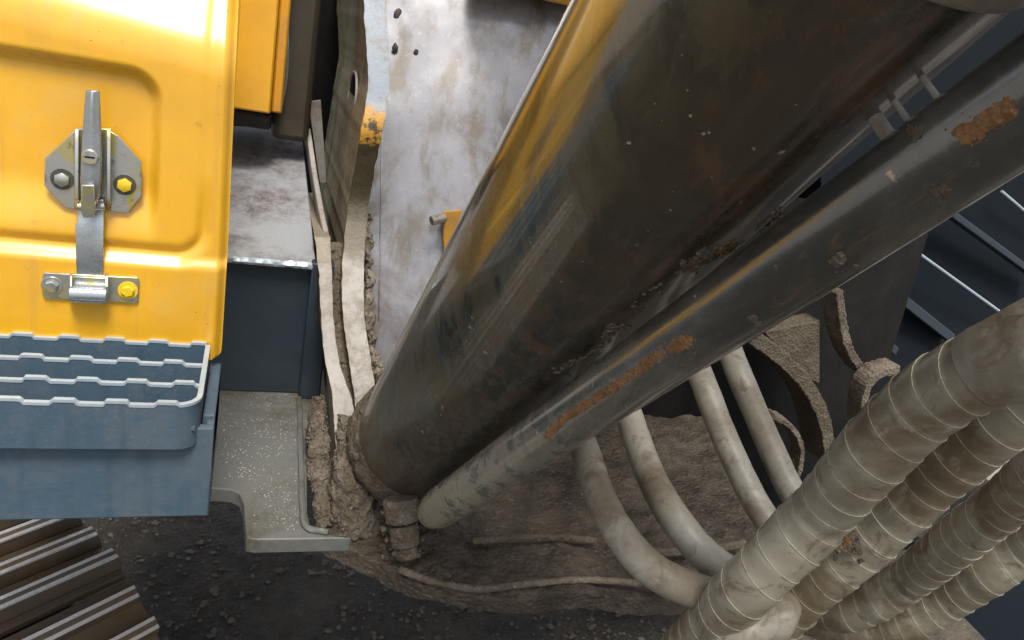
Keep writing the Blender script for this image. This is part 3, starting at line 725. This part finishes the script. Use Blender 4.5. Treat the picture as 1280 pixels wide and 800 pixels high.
# ------------------------------------------------------------------ hydraulic pipe
KP = .9
PB = Vector((.291, .918, -.694)) * KP; PD = Vector((.084, -.651, .755)).normalized(); PR = .03 * KP
hp = thing('hydraulic_pipe', 'slim black steel pipe with orange rust scrapes running below the thick cylinder', 'pipe', PB)
m = MB()
m.tube([PB + PD * t for t in (.0, .004, .012, .035)] + [PB + PD * (.05 + .05 * i) for i in range(24)], [PR * .55, PR * .72, PR * .80, PR * .96] + [PR] * 24, 48); m.build('tube', 'pipe', hp, angle=40)
def hit(px, py, o, v, r):
    d = ray(px, py).normalized(); w = -o; a = d - v * d.dot(v); b = w - v * w.dot(v)
    A, B, C = a.dot(a), 2 * a.dot(b), b.dot(b) - r * r
    return d * ((-B - math.sqrt(max(B * B - 4 * A * C, 0))) / (2 * A))
tg = (hit(1232, 14, CB, CD, CR) - CB).dot(CD)
m = MB(); m.loft([ringc(tg + a, CR * b) for a, b in ((0, 1.0), (.001, 1.03), (.006, 1.045), (.06, 1.045), (.062, 1.02))]); m.build('head_ring', 'dusty', cy, .001)
# caked streak of dirt along the lower right of the barrel
for mt, n_, path in (('mudlight', 420, [(690, 478), (735, 440), (790, 392), (838, 348)]), ('mudlight', 260, [(835, 345), (880, 322), (925, 300), (975, 262)]), ('rust', 110, [(850, 335), (890, 318), (930, 297)])):
    m = MB()
    for k in range(n_):
        q = random.random() * (len(path) - 1); i = int(q); f_ = q - i
        h_ = hit(path[i][0] + (path[i + 1][0] - path[i][0]) * f_ + random.gauss(0, 5), path[i][1] + (path[i + 1][1] - path[i][1]) * f_ + random.gauss(0, 4), CB, CD, CR)
        if fbm(h_ * 40, 3) < -.1: continue
        ax = h_ - CB; ax = (ax - CD * ax.dot(CD)).normalized(); k0 = len(m.v); m.blob(h_, random.uniform(.0008, .0028), 1, .8)
        for v in m.v[k0:]: v -= ax * (v - h_).dot(ax) * .4
    m.build('mud', mt, cy)
def on_pipe(px, py):
    r = ray(px, py); # nearest hit on the pipe
    o = PB; d = r.normalized(); v = PD
    w = -o; a = d - v * d.dot(v); b = w - v * w.dot(v)
    A, B, C = a.dot(a), 2 * a.dot(b), b.dot(b) - PR * PR
    disc = B * B - 4 * A * C
    return d * ((-B - math.sqrt(max(disc, 0))) / (2 * A))
def scab(path, w0, w1, name, n, mat='rust'):
    m = MB()
    for k in range(n):
        t = random.random(); q = t * (len(path) - 1); i = min(int(q), len(path) - 2); f_ = q - i
        px = path[i][0] + (path[i + 1][0] - path[i][0]) * f_ + random.gauss(0, w0); py = path[i][1] + (path[i + 1][1] - path[i][1]) * f_ + random.gauss(0, w1)
        h_ = on_pipe(px, py); r_ = random.uniform(.0007, .0024); ax = h_ - PB; ax = (ax - PD * ax.dot(PD)).normalized(); k0 = len(m.v); m.blob(h_, r_ * 1.3, 2, .8)
        for v in m.v[k0:]: v -= ax * (v - h_).dot(ax) * .8
    for k in range(n // 3):        # loose flakes round the scab
        q = random.random() * (len(path) - 1); i = int(q); f_ = q - i
        h_ = on_pipe(path[i][0] + (path[i + 1][0] - path[i][0]) * f_ + random.gauss(0, w0 * 2.6), path[i][1] + (path[i + 1][1] - path[i][1]) * f_ + random.gauss(0, w1 * 2.6))
        m.blob(h_, random.uniform(.0003, .0008), 1, .6)
    return m.build(name, mat, hp)
scab([(683, 545), (705, 523), (730, 508), (760, 488), (790, 468), (815, 450), (828, 440)], 1.6, 1.3, 'rust_scrape', 420)
scab([(840, 437), (858, 425)], 3, 2, 'rust_scrape', 110)
scab([(1205, 168), (1225, 160), (1262, 132)], 4.5, 3.5, 'rust_scrape', 150)
for (x, y) in ((1173, 238), (1045, 325), (1139, 165), (942, 402)): scab([(x, y), (x + 4, y + 2)], 3, 3, 'dirt_spot', 12, 'mudlight')
scab([(820, 447), (826, 436)], 2, 3, 'dirt_spot', 14, 'mudlight')
for t, cw in ((.793, .0034), (.806, .0016), (.824, .0016)):
    c = PB + PD * t; q = CB + CD * ((c - CB).dot(CD)); d = (q - c).normalized()
    m = MB(); s_ = d.cross(PD).normalized(); a, b = c + d * PR * .8, c + d * ((q - c).length - CR + .004)
    m.hexa([a - s_ * cw - PD * cw, a + s_ * cw - PD * cw, a + s_ * cw + PD * cw, a - s_ * cw + PD * cw, b - s_ * cw - PD * cw, b + s_ * cw - PD * cw, b + s_ * cw + PD * cw, b - s_ * cw + PD * cw])
    m.build('clamp', 'pale', hp, .001)
# muddy threaded fitting in front of the cylinder foot
fit = thing('hose_fitting', 'mud caked round steel fitting at the foot of the thick cylinder', 'fitting', aY(505, 690, .93))
fa, fb, fc, fd = aY(500, 622, .90), aY(504, 655, .885), aY(507, 682, .872), aY(509, 697, .866)
m = MB(); m.tube([fa, fa.lerp(fb, .9)], .024, 28, fn=lambda s_, a, p: .003 * fbm((p.x * 70, p.y * 70, p.z * 70), 3)); m.build('collar', 'mudlight', fit, .003)
m = MB(); m.tube([fb, fc], .021, 28, fn=lambda s_, a, p: .002 * fbm((p.x * 70, p.y * 70, p.z * 70), 3)); m.build('body', 'mudlight', fit, .003)
m = MB(); m.tube([fc, fd], .017, 8); m.build('nut', 'mudlight', fit, .003)
m = MB()
for k in range(50): m.blob(fa.lerp(fd, random.random()) + Vector((random.gauss(0, .018), random.gauss(-.012, .006), 0)), random.uniform(.0015, .005), 1, .6)
m.build('mud', 'mud', fit)

# ------------------------------------------------------------------ hoses: bare run, then a spiral-wrapped run
HR, WR = .0165, .0255
def hp_(lst, r): return [aD(x, y, FOC * 2 * r / w) for x, y, w in lst]
hoses = [
 ('outermost beige hose, its bare bend nearest the thick cylinder, wrapped run lowest right',
  [(700, 480, 18), (708, 500, 25), (718, 520, 32), (732, 565, 36), (750, 620, 39), (777, 670, 42), (815, 712, 44), (868, 738, 44), (930, 752, 42), (985, 764, 41)],
  [(1000, 768, 44), (1060, 785, 46), (1120, 782, 48), (1180, 752, 50), (1240, 713, 53), (1290, 680, 55), (1400, 596, 62), (1500, 500, 68)]),
 ('second beige hose in from the thick cylinder, wrapped run above the lowest one',
  [(764, 450, 18), (770, 470, 25), (779, 495, 32), (793, 540, 35), (812, 592, 37), (842, 646, 40), (885, 697, 41), (935, 726, 39), (985, 744, 38)],
  [(1000, 752, 44), (1045, 766, 47), (1090, 752, 49), (1136, 724, 51), (1200, 673, 57), (1290, 601, 65), (1400, 492, 74), (1500, 390, 80)]),
 ('third beige hose in from the thick cylinder, wrapped run with a torn muddy patch',
  [(850, 405, 18), (855, 418, 24), (864, 440, 30), (880, 480, 32), (905, 545, 33), (940, 620, 34), (970, 670, 35), (985, 722, 37), (970, 778, 45)],
  [(925, 828, 58), (962, 783, 62), (1016, 730, 66), (1073, 683, 69), (1133, 627, 73), (1193, 571, 78), (1284, 497, 86), (1400, 412, 94), (1500, 335, 98)]),
 ('innermost beige hose, bare bend farthest from the cylinder, wrapped run topmost and pale sleeved',
  [(892, 375, 18), (897, 390, 24), (904, 412, 29), (920, 458, 31), (947, 522, 32), (978, 592, 33), (1005, 650, 34), (1000, 718, 36), (940, 785, 46)],
  [(835, 840, 62), (875, 796, 66), (936, 732, 73), (1024, 643, 78), (1090, 568, 86), (1161, 500, 93), (1225, 463, 100), (1290, 434, 106), (1400, 380, 115), (1500, 330, 120)]),
]
for idx, (lab, bare, wrapd) in enumerate(hoses):
    bp, wp_ = hp_(bare, HR), hp_(wrapd, WR)
    tip = (wp_[-1] - wp_[-2]).normalized()      # out of view the runs rise and lean in to the boom above
    wp_ += [wp_[-1] + tip * .25 + Vector((-.01, .02, .10)), wp_[-1] + tip * .42 + Vector((-.10, .02, .42)), wp_[-1] + tip * .40 + Vector((-.30, -.12, .95))]
    if idx == 3:       # this one passes behind its own wrapped run, far down and back up
        pass
    ho = thing('hydraulic_hose', lab, 'hose', bp[0], 'beige hydraulic hoses looping out beside the boom cylinder')
    end = wp_[0]
    pts = spline(bp + [end.lerp(wp_[1], .15)], 12)
    m = MB(); m.tube(pts, HR, 28, fn=lambda s_, a, p: .0006 * fbm((p.x * 30, p.y * 30, p.z * 30), 3)); m.build('bare_hose', 'hose', ho, angle=70)
    pts = spline(wp_, 24)
    PW = .0235
    L_ = [0]
    def wph(l): return l / PW + .30 * fbm((l * 14, idx * 3.3, 0), 3)
    for i in range(1, len(pts)): L_.append(L_[-1] + (pts[i] - pts[i - 1]).length)
    m = MB(); m.tube(pts, WR, 36, fn=lambda s_, a, p: .0012 * (((wph(s_) + a / (2 * math.pi)) % 1.) - .5) + .0016 * fbm((p.x * 22, p.y * 22, p.z * 22), 4)); sl = m.build('spiral_sleeve', 'sleeve', ho, angle=60)
    # the raised edge of the wrap winds round the sleeve
    u = None; hel = []; fr_ = []
    for k, p in enumerate(pts):
        t = (pts[min(k + 1, len(pts) - 1)] - pts[max(k - 1, 0)]).normalized()
        if u is None: u = t.orthogonal().normalized()
        u = (u - t * u.dot(t)).normalized(); fr_.append((p, u.copy(), t.cross(u)))
    tot = L_[-1]; nst = int(tot / PW * 26); j = 0
    for s in range(nst):
        l = tot * s / nst
        while j < len(L_) - 2 and L_[j + 1] < l: j += 1
        f_ = (l - L_[j]) / max(1e-9, L_[j + 1] - L_[j]); p = fr_[j][0].lerp(fr_[j + 1][0], f_); uu = fr_[j][1].lerp(fr_[j + 1][1], f_).normalized(); ww = fr_[j][2].lerp(fr_[j + 1][2], f_).normalized()
        a = -2 * math.pi * wph(l)
        hel.append(p + (uu * math.cos(a) + ww * math.sin(a)) * (WR + .0003 + .0016 * fbm((p.x * 22, p.y * 22, p.z * 22), 4)))
    m = MB(); m.tube(hel, .0005, 5); m.build('wrap_edge', 'wrap', sl)
    if idx == 2:
        for mt, n_ in (('mud', 130), ('rust', 60), ('belly', 60)):
            m = MB()
            for k in range(n_):
                px_, py_ = 1064 + random.gauss(0, 17), 678 + random.gauss(0, 6); 
                if mt == 'rust': px_, py_ = 1056 + random.gauss(0, 6), 680 + random.gauss(0, 4)
                w_ = 69; dd = abs((px_ - 1073) * .66 + (py_ - 683) * .75) / 35; c_ = aD(px_, py_, FOC * 2 * WR / w_ - WR * math.sqrt(max(.05, 1 - dd * dd)) - .001)
                v_ = c_.normalized(); k0 = len(m.v); m.blob(c_, random.uniform(.0008, .003), 1, .8)
                for v in m.v[k0:]: v -= v_ * (v - c_).dot(v_) * .5
            m.build('mud', mt, sl)
    if idx == 3:
        pts = spline(hp_([(1225, 463, 100), (1290, 434, 106), (1400, 380, 115), (1500, 330, 120)], WR), 10)
        m = MB(); m.tube(pts, [WR * (1.015 + .05 * min(1, i / 3)) for i in range(len(pts))], 32, fn=lambda s_, a, p: .001 * fbm((p.x * 25, p.y * 25, p.z * 25), 3)); m.build('end_sleeve', 'hose', ho, .001, angle=60)
# thin cable lying on the muddy floor
m = MB(); pts = spline([aZ(x, y, BZ + .012) for x, y in ((500, 712), (545, 728), (600, 736), (660, 730), (720, 725), (775, 727), (850, 735))], 10)
cb = m.tube(pts, .0052, 10, fn=lambda s_, a, p: .001 * fbm((p.x * 60, p.y * 60, 0), 3)).build('cable', 'mudlight'); tag(cb, 'thin mud covered cable lying along the front edge of the muddy floor', 'cable')

# ------------------------------------------------------------------ right background
cb_ = thing('cab_base', 'dark blue steel panels with thin bright seams behind the hoses', 'cab base', (1.5, 1.7, -.7))
m = MB(); a, b, c, d = aY(1030, 480, 1.55), aY(1500, 560, 1.55), aY(1500, -200, 1.9), aY(1020, -200, 1.9)
m.prism([a, b, c, d], (0, .03, 0)); m.build('panel', 'navy', cb_)
def strip(p0, p1, Y, w=.006):
    m = MB(); m.tube([aY(*p0, Y), aY(*p1, Y)], w, 6); m.build('seam', 'edge', cb_)
for (pa, pb, Y, h_, d_) in (((1075, 340), (1190, 430), 1.56, .03, .05), ((1160, 250), (1300, 352), 1.60, .02, .04), ((1060, 395), (1120, 445), 1.53, .025, .05)):
    a, b = aY(*pa, Y), aY(*pb, Y); m = MB(); m.hexa([a, b, b + Vector((0, d_, 0)), a + Vector((0, d_, 0)), a + Vector((0, 0, h_)), b + Vector((0, 0, h_)), b + Vector((0, d_, h_)), a + Vector((0, d_, h_))]); m.build('ledge', 'bluedark', cb_, .003)
strip((1252, 239), (1300, 280), 1.66, .004); strip((1142, 312), (1256, 394), 1.58, .004)
mb = thing('hose_bracket', 'mud splashed curved steel bracket rings behind the bare hoses', 'bracket', aY(1040, 540, 1.25))
def arc(pts, Y, w, d, mat, name):
    p = spline([aY(x, y, Y) for x, y in pts], 20); m = MB(); rings = []
    for k, q in enumerate(p):
        t = (p[min(k + 1, len(p) - 1)] - p[max(k - 1, 0)]).normalized(); s_ = t.cross(Vector((0, 1, 0))).normalized() * w
        rings.append([q - s_, q + s_, q + s_ + Vector((0, d, 0)), q - s_ + Vector((0, d, 0))])
    m.loft(rings)
    for v in m.v: v += Vector((fbm(v * 90, 4), 0, fbm(v * 90 + Vector((5, 0, 0)), 4))) * .0028
    return m.build(name, mat, mb, .002)
arc([(940, 420), (985, 455), (1015, 490), (1032, 530), (1040, 580)], 1.25, .016, .10, 'mud', 'flange')
arc([(1050, 365), (1054, 400), (1062, 435), (1080, 466)], 1.30, .010, .06, 'mudlight', 'rib')
arc([(1125, 462), (1100, 470), (1084, 490), (1080, 530)], 1.24, .010, .05, 'mudlight', 'rib')
arc([(965, 520), (990, 535), (1003, 560), (1000, 590), (990, 615)], 1.20, .006, .04, 'mudlight', 'rib')
m = MB(); m.prism([aY(x, y, 1.33) for x, y in ((955, 415), (1025, 400), (1025, 480), (1000, 470))], (0, .05, 0)); m.build('gusset', 'mud', mb, .003)
# ---------------- dark interior wall of the frame behind the bracket
m = MB(); m.box((.34, 1.42, -1.0), (.61, 1.45, -.66)); m.prism([Vector((.605, 1.352, -1.2)), Vector((1.75, 1.45, -1.2)), Vector((1.75, 1.55, -.22)), Vector((.605, 1.362, -.22))], (0, .03, 0)); m.build('bulkhead', 'black', sf)
m = MB(); m.box((.62, 1.19, -1.05), (1.75, 1.44, -1.02)); m.build('gap_cover', 'black', sf, .003)  # added black cover, keeps the pale yard out of the dark gap

# ------------------------------------------------------------------ housing behind the cabinet
hs = thing('engine_housing', 'yellow housing side panel standing behind the cabinet edge', 'housing', (.05, 1.6, -.25))
m = MB(); a, b = aY(285, 140, 1.5), aY(338, 143, 1.5)
m.box((a.x - .25, 1.5, -.215), (b.x, 1.53, 1.2)); m.build('panel', 'yellow', hs, .004)
m = MB(); a2, b2 = aY(338, 143, 1.52), aY(352, 143, 1.52); m.box((b.x + .0005, 1.505, -.212), (b2.x, 1.53, 1.2)); m.build('panel_return', 'yellow_worn', hs, .004)
m = MB(); m.box((a.x - .25, 1.505, -.245), (b.x, 1.7, -.217)); m.build('rubber_seal', 'black', hs)
m = MB(); a3, b3 = aY(354, 150, 1.56), aY(388, 150, 1.56); m.box((a3.x - .02, 1.56, -.27), (b3.x, 1.64, 1.2)); m.build('post', 'brownpost', hs, .012)
m = MB(); m.tube(spline([aY(358, -20, 1.54), aY(359, 60, 1.54), aY(357, 100, 1.54), aY(350, 140, 1.54)], 8), .004, 8); m.build('wire', 'steel', hs)
m = MB(); m.box((-.2, 2.1, -.8), (1.9, 2.15, 1.2)); m.build('bulkhead', 'black', hs)
m = MB(); m.prism([aY(x, y, 1.75) for x, y in ((386, 128), (401, 126), (408, 228), (400, 228))], (0, .02, 0)); m.build('pale_strip', 'pale', hs)  # pale plate in place of bright background light through the gap

# ------------------------------------------------------------------ boom above the cylinder
bo = thing('boom', 'yellow boom rising over the cylinder', 'boom', (.75, 1.5, .4))
bd = Vector((0, -.66, .751)).normalized(); bn = Vector((0, .751, .66))
c0 = Vector((.70, 1.62, .085))
m = MB(); hw = .30
pr = [c0 + Vector((sx * hw, 0, 0)) + bn * sz for sx, sz in ((-1, 0), (1, 0), (1, .5), (-1, .5))]
m.prism(pr, bd * 5.2); m.build('boom_body', 'yellow', bo, .01)

# lower frame seen under the wrapped hoses
lf = thing('lower_frame', 'flat brown muddy steel plate of the undercarriage below the wrapped hoses', 'machine frame', aZ(1080, 790, -1.15))
m = MB(); m.prism([aZ(x, y, -1.15) for x, y in ((940, 740), (1150, 700), (1192, 757), (1240, 806), (1260, 860), (930, 860))], (0, 0, -.12)); m.build('plate', 'belly', lf, .006)
m = MB(); m.prism([aZ(x, y, -1.2) for x, y in ((1150, 700), (1420, 560), (1500, 860), (1200, 860))], (0, 0, -.05)); m.build('guard_plate', 'navy', lf, .004)
for o in bpy.data.objects:
    if o.type == 'MESH' and o.name.split('.')[0] in ('mud', 'dirt_spot', 'rust_scrape'): o['kind'] = 'stuff'
